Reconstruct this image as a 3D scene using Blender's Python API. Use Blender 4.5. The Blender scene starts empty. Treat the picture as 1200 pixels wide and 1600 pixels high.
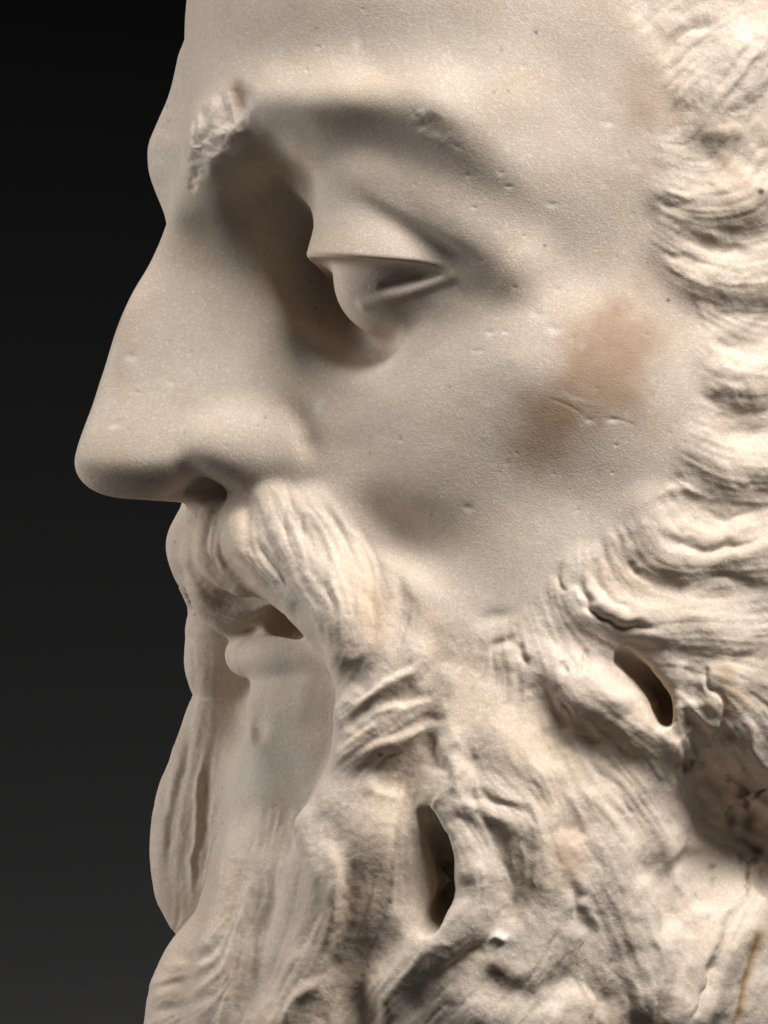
import bpy, math, time
import numpy as np

T0 = time.time()
QUICK = False
# ------------------------------------------------------------------ camera, light, exposure
S = 1.25e-4            # metres per sculpting unit (life size and a little over)
CAM_D = 9600.0         # camera distance in the same units
ZC = 0.26              # height of the picture centre above the floor
scene = bpy.context.scene
col = scene.collection

cam_data = bpy.data.cameras.new("camera")
cam = bpy.data.objects.new("camera", cam_data)
col.objects.link(cam)
cam.location = (0, -CAM_D * S, ZC)
cam.rotation_euler = (math.radians(90), 0, 0)
cam_data.sensor_fit = 'VERTICAL'
cam_data.sensor_height = 36.0
cam_data.lens = 36.0 * CAM_D / 1600.0
cam_data.clip_start = 0.05
cam_data.clip_end = 20
scene.camera = cam

world = bpy.data.worlds.new("World")
scene.world = world
world.use_nodes = True
world.node_tree.nodes["Background"].inputs[0].default_value = (0.9, 0.95, 1.0, 1)
world.node_tree.nodes["Background"].inputs[1].default_value = 0.008

def area(name, loc, target, size, power, color=(1, 1, 1), size_y=None, spread=180):
    d = bpy.data.lights.new(name, 'AREA')
    d.shape = 'RECTANGLE'
    d.size = size
    d.size_y = size_y or size
    d.energy = power
    d.color = color
    d.spread = math.radians(spread)
    o = bpy.data.objects.new(name, d)
    col.objects.link(o)
    o.location = loc
    v = np.array(target, float) - np.array(loc, float)
    import mathutils
    o.rotation_euler = mathutils.Vector(v).to_track_quat('-Z', 'Y').to_euler()
    return o

area("key_softbox", (0.36, -0.38, ZC + 0.76), (0.02, -0.02, ZC), 0.46, 4.5, (1.0, 0.965, 0.915), spread=88)
area("side_softbox", (-1.0, 0.12, ZC + 0.16), (0, 0, ZC - 0.02), 0.5, 1.0, (1.0, 0.975, 0.94), spread=60)

scene.view_settings.view_transform = 'Standard'
scene.view_settings.look = 'None'
scene.view_settings.exposure = 0.0
scene.view_settings.gamma = 1.0

# ------------------------------------------------------------------ head frame
# sculpting units: x right, y down, d away from the camera; f = forward out of the face, l = sideways (near side +)
PSI = math.radians(20.0)
CP, SP = math.cos(PSI), math.sin(PSI)

def to_view(f, l):
    return 600 - CP * f + SP * l, -SP * f - CP * l

def to_head(x, d):
    X = x - 600
    return -CP * X - SP * d, SP * X - CP * d

def HP(px, py, l):
    """point seen at pixel (px,py) that lies l units to the side of the middle of the face -> (f, l, y)"""
    f = (600 + SP * l - px) / CP
    for _ in range(3):
        d = -SP * f - CP * l
        k = 1 + d / CAM_D
        x = 600 + (px - 600) * k
        f = (600 + SP * l - x) / CP
    return f, l, 800 + (py - 800) * k

# ------------------------------------------------------------------ face without nose: squared half-width over the side plane
rows = {
 -300: [(395,0),(440,110),(545,230),(660,310),(790,380),(930,430),(1080,455),(1250,470)],
 -120: [(326,0),(385,120),(480,235),(602,333),(742,410),(892,456),(1036,476),(1200,490)],
 0:   [(310,0),(369,124),(466,240),(590,339),(732,416),(885,460),(1030,480),(1200,495)],
 100: [(302,0),(361,124),(458,240),(582,339),(724,417),(880,460),(1020,482),(1200,497)],
 160: [(294,0),(346,126),(434,246),(550,350),(690,428),(800,460),(900,470),(1030,484),(1200,497)],
 205: [(290,0),(338,128),(424,246),(530,340),(640,408),(740,448),(830,464),(920,475),(1050,488),(1200,500)],
 245: [(292,0),(345,124),(430,236),(530,335),(634,406),(730,446),(820,466),(910,476),(1050,490),(1200,500)],
 430: [(400,0),(430,100),(480,190),(540,262),(600,318),(680,374),(760,416),(840,448),(920,469),(1020,484),(1150,488)],
 340: [(330,0),(380,120),(440,210),(530,305),(620,376),(710,422),(800,450),(900,469),(1050,485),(1200,495)],
 500: [(400,0),(430,90),(480,168),(540,232),(600,290),(670,350),(740,404),(820,452),(900,482),(1000,495),(1150,492)],
 560: [(400,0),(430,90),(480,163),(540,228),(600,292),(700,384),(800,456),(900,492),(1000,503),(1150,496)],
 620: [(400,0),(430,90),(480,175),(540,242),(600,306),(700,391),(800,455),(900,492),(1000,504),(1150,496)],
 700: [(390,0),(430,110),(480,185),(540,248),(600,311),(700,392),(800,444),(900,475),(1000,490),(1150,489)],
 780: [(340,0),(380,110),(440,190),(500,236),(560,280),(640,344),(720,396),(800,431),(900,454),(1000,474),(1150,485)],
 860: [(322,0),(360,110),(420,190),(500,240),(580,286),(660,342),(740,400),(820,436),(900,454),(1000,474),(1150,486)],
 950: [(390,0),(415,60),(460,130),(510,212),(565,298),(640,366),(740,410),(820,440),(900,464),(1000,486),(1150,494)],
 1050: [(405,0),(430,50),(475,110),(530,190),(575,274),(650,374),(750,430),(850,464),(950,488),(1050,498),(1180,500)],
 1150: [(402,0),(426,50),(472,120),(525,200),(580,296),(650,386),(750,446),(850,480),(950,496),(1050,494),(1180,480)],
 1250: [(384,0),(410,90),(450,155),(510,240),(580,336),(680,424),(780,472),(880,492),(980,488),(1080,462),(1180,440)],
 1400: [(380,0),(420,130),(500,258),(600,374),(700,446),(800,480),(900,488),(1000,476),(1100,452),(1200,430)],
 1500: [(375,0),(420,140),(500,262),(600,380),(700,452),(800,486),(900,494),(1000,482),(1100,460),(1200,436)],
 1630: [(370,0),(420,150),(500,266),(600,372),(700,436),(800,468),(900,478),(1000,468),(1100,446),(1200,424)],
 1780: [(400,0),(440,120),(520,190),(620,250),(720,280),(820,290),(950,280),(1100,255)],
 1900:[(520,0),(560,120),(640,210),(740,260),(850,280),(1000,280),(1150,260)],
}
ctrl = []
for y, r in rows.items():
    for px, l in r:
        f, _, u = HP(px, y, l)
        ctrl.append((f, u, l * l / 1e4))
    # pin the slope just outside the middle of the face
    f0, _, u0 = HP(r[0][0], y, 0)
    f1, _, _ = HP(r[1][0], y, r[1][1])
    s = r[1][1] ** 2 / max(f0 - f1, 5.0)
    if y <= 205: s = 760.0
    elif y <= 245: s = 500.0
    ctrl.append((f0 + 60, u0, -s * 60 / 1e4))
ctrl = np.array(ctrl)

def tps_fit(P, v, lam):
    n = len(P)
    r2 = ((P[:, None] - P[None]) ** 2).sum(-1)
    K = 0.5 * r2 * np.log(r2 + 1e-12)
    A = np.zeros((n + 3, n + 3))
    A[:n, :n] = K + lam * np.eye(n)
    A[:n, n] = 1
    A[:n, n + 1:] = P
    A[n:, :n] = A[:n, n:].T
    return np.linalg.solve(A, np.concatenate([v, np.zeros(3)]))

def tps_eval(P, w, Q):
    out = w[-3] + Q @ w[-2:]
    for i in range(len(P)):
        r2 = ((Q - P[i]) ** 2).sum(-1)
        out = out + w[i] * 0.5 * r2 * np.log(r2 + 1e-12)
    return out

G0 = 5.0
fa = np.arange(-800, 640, G0)
ua = np.arange(-620, 2060, G0)
Pn = ctrl[:, :2] / 100
w_ = tps_fit(Pn, ctrl[:, 2], 0.05)
FG, UG = np.meshgrid(fa, ua, indexing='ij')
W2 = tps_eval(Pn, w_, np.stack([FG.ravel(), UG.ravel()], -1) / 100).reshape(FG.shape) * 1e4
GF, GU = np.gradient(W2, G0)

def bil(img, a, b, a0, b0, h):
    i = np.clip((a - a0) / h, 0, img.shape[0] - 1.001)
    j = np.clip((b - b0) / h, 0, img.shape[1] - 1.001)
    i0 = i.astype(np.int32); j0 = j.astype(np.int32)
    i = (i - i0).astype(np.float32); j = (j - j0).astype(np.float32)
    return (img[i0, j0] * (1 - i) + img[i0 + 1, j0] * i) * (1 - j) + (img[i0, j0 + 1] * (1 - i) + img[i0 + 1, j0 + 1] * i) * j

W2 = W2.astype(np.float32); GM = (GF ** 2 + GU ** 2).astype(np.float32)

# ------------------------------------------------------------------ nose: ridge line with a rounded wedge section
ridge = [(282,240),(276,290),(267,335),(261,352),(250,380),(234,415),(210,455),(189,500),(174,545),(160,590),(144,640),(129,680),(120,710),(118,727),(119,745),(124,765),(132,785)]
rf, ru = [], []
for px, py in ridge:
    f, _, u = HP(px, py, 0)
    rf.append(f); ru.append(u)
RY = np.array([240, 300, 350, 430, 500, 600, 680, 720, 760])
RR = np.array([60, 44, 31, 26, 28, 34, 46, 52, 46])
RM = np.array([.30, .16, .16, .22, .34, .45, .42, .36, .30])

def spline1(xs, ys, q):
    """monotone-ish Catmull-Rom through (xs, ys) at q"""
    xs = np.asarray(xs, float); ys = np.asarray(ys, float)
    m = np.gradient(ys, xs)
    q = np.clip(q, xs[0], xs[-1])
    i = np.clip(np.searchsorted(xs, q) - 1, 0, len(xs) - 2)
    h = xs[i + 1] - xs[i]
    t = (q - xs[i]) / h
    return ((2*t**3 - 3*t**2 + 1) * ys[i] + (t**3 - 2*t**2 + t) * h * m[i]
            + (-2*t**3 + 3*t**2) * ys[i + 1] + (t**3 - t**2) * h * m[i + 1])

uu = np.arange(200, 800, 2.0)
RID_F = spline1(ru, rf, uu)
ker = np.exp(-0.5 * (np.arange(-12, 13) / 5.0) ** 2); ker /= ker.sum()
RID_F = np.convolve(np.pad(RID_F, 12, mode='edge'), ker, 'valid')
RID_R = np.interp(uu, RY, RR); RID_M = np.interp(uu, RY, RM)
RID_R = np.convolve(np.pad(RID_R, 12, mode='edge'), ker, 'valid'); RID_M = np.convolve(np.pad(RID_M, 12, mode='edge'), ker, 'valid')
RID_S = np.gradient(RID_F, uu)
NB0 = HP(150, 775, 0); NB1 = HP(300, 786, 0)
nbd = np.array([NB1[0] - NB0[0], NB1[2] - NB0[2]]); nbd /= np.linalg.norm(nbd)
NBN = np.array([nbd[1], -nbd[0]])
if NBN[1] < 0: NBN = -NBN

def smin(a, b, k):
    h = np.maximum(k - np.abs(a - b), 0) / k
    return np.minimum(a, b) - h * h * k * 0.25

def smax(a, b, k):
    return -smin(-a, -b, k)

def nose(f, y, la):
    fr = np.interp(y, uu, RID_F); R = np.interp(y, uu, RID_R); m = np.interp(y, uu, RID_M); sl = np.interp(y, uu, RID_S)
    t = fr - f
    tp = np.maximum(t, 0)
    w2 = np.where(t > 0, 2 * R * tp + (m * tp) ** 2, 2 * R * t)
    g = 2 * R + 2 * m * m * tp
    F = (la * la - w2) / np.sqrt(4 * la * la + g * g * (1 + sl * sl) + 1.0)
    cut = (f - NB0[0]) * NBN[0] + (y - NB0[2]) * NBN[1]
    px = 600 - CP * f + SP * la
    cut = cut + 44 * np.exp(-((px - 330) / 52) ** 2) / (1 + np.exp(-(la - 52) / 6.0))      # arch of the nostril rim
    F = smax(F, cut, 58)
    F = smax(F, 262 - y, 60)
    return np.maximum(F, t - 420)

# ------------------------------------------------------------------ primitives
def cr(pts, n=6):
    P = np.array(pts, float)
    if len(P) < 3:
        return P
    Q = np.vstack([2 * P[0] - P[1], P, 2 * P[-1] - P[-2]])
    out = []
    for i in range(1, len(Q) - 2):
        for t in np.linspace(0, 1, n, endpoint=False):
            a, b, c, d = Q[i - 1], Q[i], Q[i + 1], Q[i + 2]
            out.append(0.5 * (2 * b + (c - a) * t + (2*a - 5*b + 4*c - d) * t*t + (3*b - a - 3*c + d) * t**3))
    out.append(P[-1])
    return np.array(out)

PR = []
def chain(op, k, pts, sym=True, n=9):
    """pts: (px, py, l, r) with l = sideways position of the centre line"""
    L = []
    for px, py, l, r in pts:
        f, l_, u = HP(px, py, l)
        L.append((f, l_, u, r))
    L = cr(L, n)
    lo = (L[:, :3] - L[:, 3:]).min(0); hi = (L[:, :3] + L[:, 3:]).max(0)
    PR.append(('chain', op, k, sym, L.astype(np.float32), lo, hi))

def ball(op, k, px, py, l, rad, rot=(0, 0, 0), sym=True):
    """ellipsoid, rad = (forward, sideways, vertical)"""
    c = np.array(HP(px, py, l))
    a, b, g = [math.radians(v) for v in rot]     # about f, l, u axes
    Rf = np.array([[1,0,0],[0,math.cos(a),-math.sin(a)],[0,math.sin(a),math.cos(a)]])
    Rl = np.array([[math.cos(b),0,math.sin(b)],[0,1,0],[-math.sin(b),0,math.cos(b)]])
    Ru = np.array([[math.cos(g),-math.sin(g),0],[math.sin(g),math.cos(g),0],[0,0,1]])
    M = Ru @ Rl @ Rf
    m = max(rad)
    PR.append(('ball', op, k, sym, (c.astype(np.float32), np.array(rad, np.float32), M.astype(np.float32)), c - m, c + m))

def ev_prim(p, f, l, y):
    kind, dat = p[0], p[4]
    if kind == 'chain':
        best = None
        for a, b in zip(dat[:-1], dat[1:]):
            ab = b[:3] - a[:3]; L2 = float((ab ** 2).sum()) + 1e-6
            t = ((f - a[0]) * ab[0] + (l - a[1]) * ab[1] + (y - a[2]) * ab[2]) / L2
            sl = float(np.clip((b[3] - a[3]) / math.sqrt(L2), -0.9, 0.9))
            if abs(sl) > 1e-3:
                dp = np.sqrt((f - a[0] - t * ab[0]) ** 2 + (l - a[1] - t * ab[1]) ** 2 + (y - a[2] - t * ab[2]) ** 2)
                t = t + dp * (sl / math.sqrt(1 - sl * sl) / math.sqrt(L2))
            t = np.clip(t, 0, 1)
            dd = np.sqrt((f - a[0] - t * ab[0]) ** 2 + (l - a[1] - t * ab[1]) ** 2 + (y - a[2] - t * ab[2]) ** 2) - (a[3] + t * (b[3] - a[3]))
            best = dd if best is None else np.minimum(best, dd)
        return best
    c, rad, M = dat
    q = np.stack([f - c[0], l - c[1], y - c[2]], -1) @ M
    k0 = np.sqrt(((q / rad) ** 2).sum(-1)); k1 = np.sqrt(((q / rad ** 2) ** 2).sum(-1)) + 1e-9
    return k0 * (k0 - 1) / k1

exec_prims = None
#PRIMS
# --- skull and neck behind the face (out of the picture)
ball('+', 120, 1040, 150, 0, (660, 492, 640))
ball('+', 160, 1060, 900, 0, (580, 468, 620))
chain('+', 120, [(1000,1300,0,300),(980,2000,0,300)], n=1)
# --- brow overhang
# --- brow ridge and the fold of skin that hangs over the outer lid
chain('+', 90, [(338,236,88,26),(350,228,104,22)], n=5)
chain('+', 36, [(306,100,-60,22),(292,160,-66,24),(270,205,-86,19),(250,240,-94,11),(262,290,-78,16),(282,338,-44,18)], sym=False)
# --- nose wing and nostril
ball('+', 40, 402, 698, 130, (98, 50, 58), (0, 0, 0))
chain('-', 10, [(298,766,52,9),(325,764,66,20),(346,764,74,22)], n=3)
# --- moustache, mouth, lower lip
chain('+', 60, [(458,1112,60,58),(498,1112,120,52),(528,1112,158,46)], sym=False)
chain('+', 60, [(465,1200,80,78),(515,1200,140,64)], sym=False)
chain('+', 20, [(345,905,-30,52),(352,940,-36,44),(376,970,-34,32)], sym=False)
chain('+', 20, [(385,940,0,34),(430,945,40,26)])
chain('+', 16, [(340,862,0,56),(402,860,90,66),(455,868,150,68)])
chain('+', 40, [(455,868,150,68),(510,918,214,74),(572,985,272,78),(615,1060,305,75),(610,1150,315,70)])
chain('+', 22, [(394,1028,0,31),(434,1027,74,34),(478,1026,122,33),(525,1032,172,28)])
chain('+', 36, [(428,1090,40,28),(456,1096,90,34),(498,1098,140,38)], sym=False)
# --- cheek beard front edge and lower beard
chain('+', 40, [(590,1030,300,56),(585,1100,300,54),(580,1165,300,56),(568,1235,292,62),(546,1310,278,68),(518,1400,252,76),(500,1500,235,80),(490,1600,225,85),(480,1720,180,100)], sym=False)
chain('+', 60, [(445,1270,75,68),(425,1350,95,80),(405,1440,105,84),(388,1540,112,90),(390,1640,110,90)], sym=False)
chain('+', 60, [(398,1150,-212,46),(384,1250,-205,64),(374,1380,-200,66)], sym=False)
chain('+', 40, [(345,995,-250,56),(350,1035,-252,62),(353,1088,-254,52),(346,1130,-257,60),(338,1190,-260,72),(320,1280,-260,84),(320,1380,-250,80),(345,1450,-240,60)], sym=False)
chain('+', 40, [(420,1250,0,60),(400,1350,10,70),(370,1450,10,70),(320,1540,0,80),(310,1640,0,90)], sym=False)

def one(pts, n=9):
    chain('+', 0, pts, n=n)
    return PR.pop()
SOCK = one([(345,330,170,112),(400,318,250,125),(460,322,330,135),(560,317,440,150),(650,352,520,155),(730,388,570,145),(800,428,612,132),(900,490,680,115)])
POCK = one([(546,498,226,46),(568,508,248,40)])
FOLD = one([(500,226,214,26),(535,246,240,36),(590,276,286,46),(660,312,332,46),(740,364,380,42),(800,410,412,30)])
EYE = HP(606, 430, 244)
LID = one([(606,296,250,100),(606,345,248,104),(604,385,245,112),(602,430,243,124)])
LID2 = one([(640,375,262,96),(700,402,312,74),(752,424,360,44)])
LOW = one([(572,520,224,36),(612,512,262,38),(668,478,300,30)])
MARG = NOTC = None
LIDCUT = True
WEB = one([(452,312,196,46),(466,372,200,50),(488,425,205,52),(518,478,225,46)])
INNER = one([(440,325,118,42),(482,368,112,64),(512,438,126,64),(540,480,184,52),(572,500,250,42)])
BALLC = HP(612, 436, 246)
def eye(F, f, l, y):
    px = 600 - CP * f + SP * l
    lid = ev_prim(LID, f, l, y)
    lid = smin(lid, ev_prim(LID2, f, l, y), 50)
    cut = y - (414 + 0.075 * (px - 480)) - 70 * np.clip((px - 680) / 70, 0, 1) ** 2
    lid = smax(lid, cut, 10)
    ballF = np.sqrt((f - BALLC[0]) ** 2 + (l - BALLC[1]) ** 2 + (y - BALLC[2]) ** 2) - 88
    F = smin(F, ballF, 34)
    if MARG is not None:
        F = smax(F, -ev_prim(NOTC, f, l, y), 8)
        F = smin(F, ev_prim(MARG, f, l, y), 10)
    if LIDCUT: F = smin(F, lid, 20)
    return F

def sdf(P):
    x, y, d = P[:, 0], P[:, 1], P[:, 2]
    f, l = to_head(x, d)
    la = np.abs(l)
    w2 = bil(W2, f, y, fa[0], ua[0], G0)
    gm = bil(GM, f, y, fa[0], ua[0], G0)
    F = (la * la - w2) / np.sqrt(4 * la * la + gm + 100.0)
    F = smax(F, -640 - f, 160)
    m = np.flatnonzero((y > 100) & (y < 680) & (f > -280) & (f < 460) & (la < 760))
    fm, lm, ym = f[m], la[m], y[m]
    F[m] = smax(smax(F[m], -ev_prim(SOCK, fm, lm, ym), 60), -ev_prim(POCK, fm, lm, ym), 50)
    F[m] = smin(F[m], ev_prim(FOLD, fm, lm, ym), 60)
    N = np.full_like(F, 400)
    m = (f > 0) & (la < 330) & (y > 150) & (y < 860)
    N[m] = nose(f[m], y[m], la[m])
    F = smin(F, N, 46)
    m = np.flatnonzero((y > 200) & (y < 680) & (f > -200) & (f < 420) & (la < 450))
    F[m] = smax(smax(F[m], -ev_prim(INNER, f[m], la[m], y[m]), 70), -ev_prim(WEB, f[m], la[m], y[m]), 40)
    m = np.flatnonzero((np.abs(f - EYE[0]) < 260) & (np.abs(la - EYE[1]) < 260) & (np.abs(y - 430) < 260))
    F[m] = eye(F[m], f[m], la[m], y[m])
    for p in PR:
        kind, op, k, sym, dat, lo, hi = p
        e = k + 4
        q = la if sym else l
        m = (f > lo[0] - e) & (f < hi[0] + e) & (y > lo[2] - e) & (y < hi[2] + e) & (q > lo[1] - e) & (q < hi[1] + e)
        idx = np.flatnonzero(m)
        if not len(idx): continue
        v = ev_prim(p, f[idx], q[idx], y[idx])
        F[idx] = smin(F[idx], v, k) if op == '+' else smax(F[idx], -v, k)
    F = np.maximum(F, y - 1930)
    return F.astype(np.float32)

def surf(px, py):
    """sideways position of the surface first met behind pixel (px, py)"""
    ds = np.arange(-640, 300, 2.0); k = 1 + ds / CAM_D
    P = np.stack([600 + (px - 600) * k, 800 + (py - 800) * k, ds], -1).astype(np.float32)
    i = int(np.argmax(sdf(P) < 0))
    return float(to_head(P[i, 0], P[i, 2])[1])

def on_surface(pts, n=9):
    """chain laid on the surface: (px, py, lift, radius)"""
    return [(px, py, surf(px, py) + h, r) for px, py, h, r in pts]

LIDCUT = False
m_ = on_surface([(572,473,-9,9),(606,463,-5,9),(630,457,-4,8),(656,449,-4,8),(682,440,-4,8),(704,432,-5,7)])
n_ = on_surface([(600,450,4,7),(630,444,5,9),(660,437,5,8),(684,431,6,5)])
LIDCUT = True
MARG = one(m_); NOTC = one(n_)
def drill(k, path):
    """a drilled channel: (px, py, radius, depth, lean)"""
    base_ = [(px, py, surf(px, py), r, dp, ln) for px, py, r, dp, ln in path]
    for t in (0.0, 0.33, 0.66, 1.0):
        chain('-', k, [(px + ln * t, py, l - dp * t, r * (1 - .35 * t)) for px, py, l, r, dp, ln in base_], sym=False)
chain('-', 60, on_surface([(1085,1205,34,50),(1125,1255,16,64),(1165,1310,12,70),(1250,1350,0,80)]), sym=False)
for pts in [
    [(346,800,-18,22),(332,845,-15,25),(340,884,-14,23),(372,912,-14,16)],
    [(378,798,-20,22),(388,845,-16,26),(420,890,-14,26),(458,926,-14,17)],
    [(428,790,-22,22),(452,848,-17,28),(492,904,-15,28),(522,965,-14,18)],
    [(492,800,-24,24),(524,862,-18,28),(542,940,-15,28),(540,1020,-15,19)],
    ]:
    chain('+', 30, on_surface(pts))
chain('-', 8, [(404,974,42,15),(440,968,78,26),(474,978,122,25),(502,998,152,11)])
chain('-', 12, [(440,970,46,22),(466,979,76,26),(490,989,105,20)])
for k, pts in [
    (24, [(668,985,-26,24),(640,1040,-14,30),(595,1085,-12,28),(545,1118,-16,20)]),
    (24, [(690,1070,-24,24),(650,1115,-14,28),(600,1150,-12,26),(548,1180,-16,18)]),
    (26, [(712,1080,-26,28),(716,1170,-14,34),(704,1250,-14,30),(735,1320,-12,36),(738,1400,-12,38),(690,1480,-14,36),(610,1550,-20,34)]),
    (40, [(560,1265,-50,60),(592,1320,-46,74),(585,1400,-50,70)]),
    (26, [(490,1295,-26,30),(518,1360,-14,34),(520,1440,-14,34),(485,1530,-18,32),(440,1600,-20,30)]),
    (34, [(700,1235,-34,34),(790,1262,-24,46),(850,1335,-22,52),(862,1420,-24,50),(815,1510,-28,44)]),
    (44, [(835,1045,-30,30),(900,1085,-22,40),(975,1120,-22,38),(1035,1160,-24,28)]),
    (36, [(905,1262,-36,36),(950,1350,-26,48),(985,1440,-26,50),(1000,1540,-28,46)]),
    (30, [(1165,1420,-26,36),(1110,1490,-18,42),(1070,1580,-20,40)]),
    (30, [(760,1110,-34,34),(780,1170,-22,40),(830,1215,-26,36)]),
    (30, [(700,1560,-26,36),(780,1590,-22,40),(860,1600,-26,36)]),
    (36, [(905,895,-28,26),(918,950,-18,32),(975,985,-17,32),(1060,975,-20,30),(1130,985,-26,26)]),
    (40, [(1010,800,-30,28),(1040,850,-20,34),(1110,872,-18,34),(1200,868,-20,32)]),
    (44, [(1040,385,-28,24),(1085,430,-20,32),(1150,440,-19,32),(1220,425,-20,30)]),
    (44, [(1110,560,-28,24),(1150,590,-20,32),(1220,580,-21,30)]),
    (44, [(1085,700,-28,24),(1130,732,-20,32),(1210,738,-21,30)]),
    (40, [(1040,300,-28,24),(1090,322,-20,30),(1160,310,-20,30)]),
    (40, [(1210,40,-26,30),(1150,110,-20,36),(1105,190,-26,30)]),
    ]:
    chain('+', k, on_surface(pts), sym=False)
drill(20, [(670,1278,9,8,0),(686,1318,17,60,12),(694,1366,21,100,16),(690,1408,19,85,14),(674,1446,9,10,0)])
chain('-', 26, on_surface([(664,1335,14,26),(662,1388,9,34),(656,1428,15,25)]), sym=False)
chain('-', 40, on_surface([(945,1000,16,22),(990,1040,14,30),(1020,1085,18,30)]), sym=False)
drill(16, [(975,1030,10,10,0),(1002,1056,18,50,8),(1028,1092,22,90,12),(1036,1124,14,60,8)])
def scoop(px, py, R, depth, k=3):
    """a flake struck off: the hollow left by a large sphere"""
    l0 = surf(px, py); f0, _, u0 = HP(px, py, l0)
    e = 14.0
    def F_(f, l, u):
        x, d = to_view(f, l)
        return float(sdf(np.array([[x, u, d]], np.float32))[0])
    n = np.array([F_(f0 + e, l0, u0) - F_(f0 - e, l0, u0), F_(f0, l0 + e, u0) - F_(f0, l0 - e, u0), F_(f0, l0, u0 + e) - F_(f0, l0, u0 - e)])
    n /= np.linalg.norm(n)
    c = np.array([f0, l0, u0]) + n * (R - depth)
    PR.append(('chain', '-', k, False, np.array([[*c, R], [*(c + .5), R]], np.float32), c - R, c + R + 1))
scoop(352, 176, 170, 8, 4); scoop(322, 222, 170, 8, 4); scoop(306, 262, 120, 6, 4)
scoop(672, 194, 90, 2.6, 2)
scoop(1082, 1085, 60, 9, 2); scoop(1074, 1125, 70, 8, 2); scoop(1086, 1050, 46, 6, 2)
print("prims", round(time.time() - T0, 1))

# ------------------------------------------------------------------ grid + surface nets
H = 14.0 if QUICK else 7.0
def axis(a, b, c, d, hb):
    lo = np.arange(b, a - hb, -hb)[1:][::-1] if a < b else np.array([])
    mid = np.arange(b, c + H * .5, H)
    hi = np.arange(mid[-1] + hb, d + hb, hb)
    return np.concatenate([lo, mid, hi]).astype(np.float32)
ax = axis(60, 60, 1290, 1800, 24)
ay = axis(-560, -60, 1660, 1960, 24)
ad = axis(-640, -600, 330, 720, 24)
nx, ny, nd = len(ax), len(ay), len(ad)
Fg = np.empty((nx, ny, nd), np.float32)
for i0 in range(0, nx, 24):
    i1 = min(nx, i0 + 24)
    g = np.stack(np.meshgrid(ax[i0:i1], ay, ad, indexing='ij'), -1).reshape(-1, 3)
    Fg[i0:i1] = sdf(g).reshape(i1 - i0, ny, nd)
print("grid", Fg.shape, round(time.time() - T0, 1))

def surface_nets(F, ax, ay, ad):
    s = F < 0
    A = [ax, ay, ad]
    shp = tuple(n - 1 for n in F.shape)
    cnt = np.zeros(shp, np.uint8)
    for a in (0, 1):
        for b in (0, 1):
            for c in (0, 1):
                cnt += s[a:a + shp[0], b:b + shp[1], c:c + shp[2]]
    act = (cnt > 0) & (cnt < 8)
    ids = np.full(shp, -1, np.int64)
    I = np.argwhere(act)
    ids[act] = np.arange(len(I))
    acc = np.zeros((len(I), 3)); num = np.zeros(len(I))
    corner = lambda o: (I[:, 0] + o[0], I[:, 1] + o[1], I[:, 2] + o[2])
    for axis_ in range(3):
        for u in (0, 1):
            for v in (0, 1):
                o = [0, 0, 0]; oth = [k for k in range(3) if k != axis_]
                o[oth[0]] = u; o[oth[1]] = v
                o2 = list(o); o2[axis_] = 1
                c0, c1 = corner(o), corner(o2)
                f0, f1 = F[c0], F[c1]
                m = (f0 < 0) != (f1 < 0)
                t = np.where(m, f0 / np.where(m, f0 - f1, 1), 0)
                for k in range(3):
                    p0 = A[k][c0[k]]; p1 = A[k][c1[k]]
                    acc[:, k] += np.where(m, p0 + t * (p1 - p0), 0)
                num += m
    V = acc / num[:, None]
    quads = []
    for axis_ in range(3):
        oth = [k for k in range(3) if k != axis_]
        sl0 = [slice(None)] * 3; sl1 = [slice(None)] * 3
        sl0[axis_] = slice(0, -1); sl1[axis_] = slice(1, None)
        for o in oth:
            sl0[o] = slice(1, -1); sl1[o] = slice(1, -1)
        a, b = s[tuple(sl0)], s[tuple(sl1)]
        E = np.argwhere(a != b)
        if not len(E): continue
        flip = a[tuple(E.T)]
        base = E.copy()
        for o in oth: base[:, o] += 1
        def idc(du, dv):
            q = base.copy(); q[:, oth[0]] -= du; q[:, oth[1]] -= dv
            return ids[tuple(q.T)]
        Q = np.stack([idc(1, 1), idc(0, 1), idc(0, 0), idc(1, 0)], -1)
        if axis_ == 1: flip = ~flip
        Q[~flip] = Q[~flip][:, ::-1]
        quads.append(Q)
    return V, np.concatenate(quads)

V, Q = surface_nets(Fg, ax, ay, ad)
del Fg

def quad_normals(V, Q):
    n = np.cross(V[Q[:, 2]] - V[Q[:, 0]], V[Q[:, 3]] - V[Q[:, 1]])
    return n
def vert_normals(V, Q):
    n = quad_normals(V, Q)
    N = np.zeros((len(V), 3))
    for k in range(4):
        for c in range(3):
            N[:, c] += np.bincount(Q[:, k], n[:, c], len(V))
    return N / (np.linalg.norm(N, axis=1, keepdims=True) + 1e-9)

def project(V, Q, it, clampv):
    for _ in range(it):
        N = vert_normals(V, Q)
        F = sdf(V.astype(np.float32))
        e = 2.0
        F2 = sdf((V + N * e).astype(np.float32))
        g = np.clip((F2 - F) / e, 0.35, 1.5)
        V = V - N * np.clip(F / g, -clampv, clampv)[:, None]
    return V

def edges_of(Q):
    E = np.stack([Q, np.roll(Q, -1, 1)], -1).reshape(-1, 2)
    E.sort(axis=1)
    key = E[:, 0].astype(np.int64) * (Q.max() + 1) + E[:, 1]
    uk, inv = np.unique(key, return_inverse=True)
    ue = np.stack([uk // (Q.max() + 1), uk % (Q.max() + 1)], -1)
    return ue, inv.reshape(-1, 4)

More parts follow.
